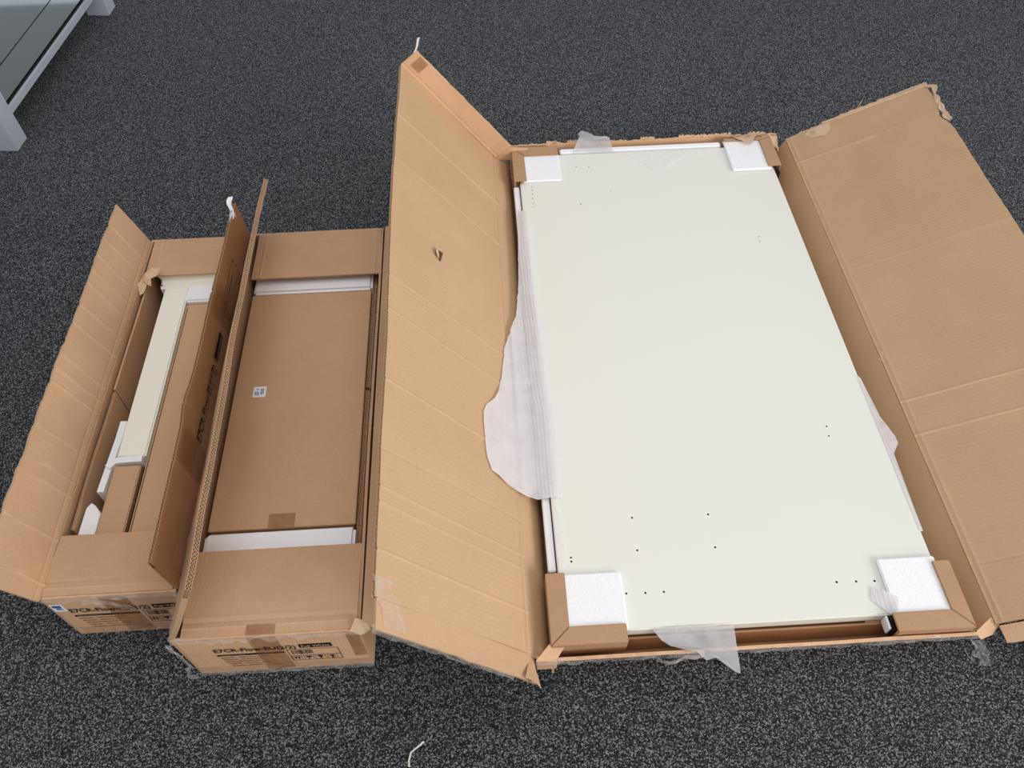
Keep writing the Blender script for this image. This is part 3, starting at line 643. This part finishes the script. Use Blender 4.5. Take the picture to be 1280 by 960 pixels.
# ribbed white foam sheet draped from the desktop over the left wall on to the flap
def foam_drape():
    prof = [(.775, -.035), (.789, .022), (.800, .085), (.830, .099), (.859, .102), (.900, .1035), (.935, .104), (.955, .094), (.985, .068), (1.010, .056), (1.034, .044), (1.093, .030), (1.150, .020), (1.193, .006), (1.263, -.020), (1.36, -.032), (1.50, -.040), (1.64, -.048)]
    def outer(y):
        for (a, va), (b, vb) in zip(prof, prof[1:]):
            if a <= y <= b: return va + (vb-va)*(y-a)/(b-a)
        return prof[-1][1]
    ys = [ .775 + (1.63-.775)*i/150 for i in range(151)]
    vs_, fs, uvs = [], [], []; m = 26
    for i, y in enumerate(ys):
        vmax = outer(y) + .002*nz(y*60, 3)
        inx = .128 + .012*nz(y*4, 1) - max(0, y-1.0)*.034
        pts = [V3((inx, y, .1012)), V3((.112, y, .1060)), V3((.098, y, .1045)), V3((.078, y, .1000)), V3((.056, y, .1055)), V3((.046, y, .1120))]
        base = V3((.040, y, .100)) + NL*.0075
        pts += [base + dV*(.01+.016*k) for k in range(7)]
        cum = [0]
        for a, b in zip(pts, pts[1:]): cum.append(cum[-1] + (b-a).length)
        hinge = cum[5]; tot = max(.03, hinge + vmax)
        for j in range(m+1):
            d = tot*j/m; k = 0
            while k < len(cum)-2 and d > cum[k+1]: k += 1
            f = (d-cum[k])/(cum[k+1]-cum[k]); p = pts[k].lerp(pts[k+1], f)
            up = V3((.25, 0, 1)) if k < 5 else NL
            fold = .0040*max(0, math.sin((d*95) + 1.3*nz(y*2.2, 4)))*(1 if d > .03 else .3) + .002*abs(nz(y*7, d*40))
            vs_.append(p + up*fold); uvs.append((y, d))
    for i in range(len(ys)-1):
        for j in range(m):
            a = i*(m+1)+j; fs.append((a, a+m+1, a+m+2, a+1))
    me = bpy.data.meshes.new('foam_sheet'); me.from_pydata([tuple(v) for v in vs_], [], fs)
    ul = me.uv_layers.new(name='UVMap')
    for lp in me.loops: ul.data[lp.index].uv = uvs[lp.vertex_index]
    o = link('foam_sheet', me, 'foam_sheet', None, None, True)
    return tag(o, 'torn ribbed white foam sheet draped from the desktop over the left flap', 'foam sheet', GT)
foam_drape()
def loose(name, pts, label, mat='film', **k): return tag(poly_film(name, pts, mat, None, **k), label, 'plastic film', 'scraps of wrapping on the desktop')
loose('plastic_film', [(.104, .800, .1035), (.119, .775, .103), (.124, .700, .103), (.126, .650, .103), (.120, .628, .103), (.105, .625, .103)], 'clear film scrap on the left desktop edge above the near corner protector', mat='film_clear', wob=.0004)
loose('plastic_film', [(.262, .501, .101), (.330, .503, .1035), (.407, .500, .101), (.4045, .460, .099), (.402, .418, .094), (.393, .420, .096), (.378, .441, .105), (.358, .442, .110), (.345, .440, .106), (.330, .455, .108), (.310, .462, .105), (.290, .470, .100), (.275, .482, .098)], 'pointed torn clear film hanging over the near edge of the desktop', wob=.0025, seed=4)
loose('plastic_film', [(.258, 1.866, .106), (.375, 1.862, .106), (.370, 1.895, .112), (.371, 1.926, .108), (.355, 1.926, .112), (.330, 1.932, .110), (.315, 1.955, .104), (.298, 1.975, .100), (.282, 1.955, .102), (.285, 1.93, .112), (.272, 1.895, .112)], 'torn clear film standing up over the far edge of the box', wob=.003, seed=7)
loose('plastic_film', [(.375, 1.864, .1035), (.680, 1.866, .1035), (.640, 1.846, .1035), (.560, 1.825, .1032), (.500, 1.775, .1032), (.475, 1.770, .1032), (.450, 1.810, .1035), (.410, 1.845, .1035)], 'thin clear film lying on the far edge of the desktop', mat='film_clear', wob=.0006, seed=8)
loose('plastic_film', [(.803, .66, .1015), (.809, .66, .1015), (.811, .76, .102), (.8135, .835, .102), (.8290, .858, .104), (.8285, .876, .105), (.8150, .925, .104), (.8110, .985, .103), (.808, 1.03, .102), (.803, 1.04, .1015)], 'narrow torn film along the right edge of the desktop', mat='foam_sheet', wob=.001, seed=9)
loose('plastic_film', [(.672, .555, .1025), (.690, .545, .1095), (.712, .530, .1105), (.704, .506, .1095), (.690, .502, .104), (.674, .520, .103), (.665, .530, .102)], 'little white film flap beside the near right corner protector', mat='foam_sheet', wob=.001, seed=10)

# ================================================================ glass display table at top left
tb = thing('display_table', 'grey metal display table with a glass shelf at the top left', 'table', (-1.70, 2.60, 0))
ang = math.atan2(.08, .81); ca, sa = math.cos(ang), math.sin(ang)
o_ = V3((-1.4135, 2.138, 0))
R = Matrix.Translation(o_) @ Matrix.Rotation(-ang, 4, 'Z')   # local: x to the table's inside is negative
LEG, LEN, DEP, HT = .080, .870, .56, .44
for lx, ly in ((0, 0), (0, LEN-.065), (-DEP, 0), (-DEP, LEN-.065)):
    bm = bmesh.new(); add_box(bm, lx-LEG, lx, ly, ly+.068, 0.0, HT, bev=.0015)
    bmesh.ops.transform(bm, matrix=R, verts=bm.verts); lg = from_bm('leg', bm, 'grey_metal', tb)
for lx in (-.020, -DEP-.06+.02):
    bm = bmesh.new(); add_box(bm, lx-.018, lx, .068, LEN-.065, .070, .092, bev=.001); bmesh.ops.transform(bm, matrix=R, verts=bm.verts)
    rl = from_bm('rail', bm, 'grey_metal', tb)
    bm = bmesh.new(); add_box(bm, lx-.0125, lx-.009, .070, LEN-.067, .0916, .0965); bmesh.ops.transform(bm, matrix=R, verts=bm.verts)
    from_bm('seal', bm, 'seal', rl)
for a, b in ((-.138, -.0335), (-DEP-.02, -.141)):
    bm = bmesh.new(); add_box(bm, a, b, .010, LEN-.010, .0925, .1000, bev=.001); bmesh.ops.transform(bm, matrix=R, verts=bm.verts)
    from_bm('glass_shelf', bm, 'glass', tb)
bm = bmesh.new(); add_box(bm, -.141, -.138, .010, LEN-.010, .0915, .1000); bmesh.ops.transform(bm, matrix=R, verts=bm.verts)
from_bm('seal', bm, 'seal', tb)
for ly in (.02, LEN-.055):
    bm = bmesh.new(); add_box(bm, -DEP, -LEG, ly, ly+.03, .066, .090, bev=.001); bmesh.ops.transform(bm, matrix=R, verts=bm.verts)
    from_bm('rail', bm, 'grey_metal', tb)
for lx in (-.020, -DEP-.04):
    bm = bmesh.new(); add_box(bm, lx-.018, lx, .068, LEN-.065, HT-.03, HT, bev=.001); bmesh.ops.transform(bm, matrix=R, verts=bm.verts)
    from_bm('rail', bm, 'grey_metal', tb)

# ================================================================ thread on the carpet
tp = [(-.178, .322), (-.179, .333), (-.1755, .345), (-.165, .352), (-.158, .357), (-.153, .362)]
o = ribbon('thread', [(x, y, .0032) for x, y in tp], (1, -.3, 0), .0035, 'thread', None, wob=.001, n=24, jag=.001)
tag(o, 'bent white plastic scrap on the carpet below the middle box', 'scrap')
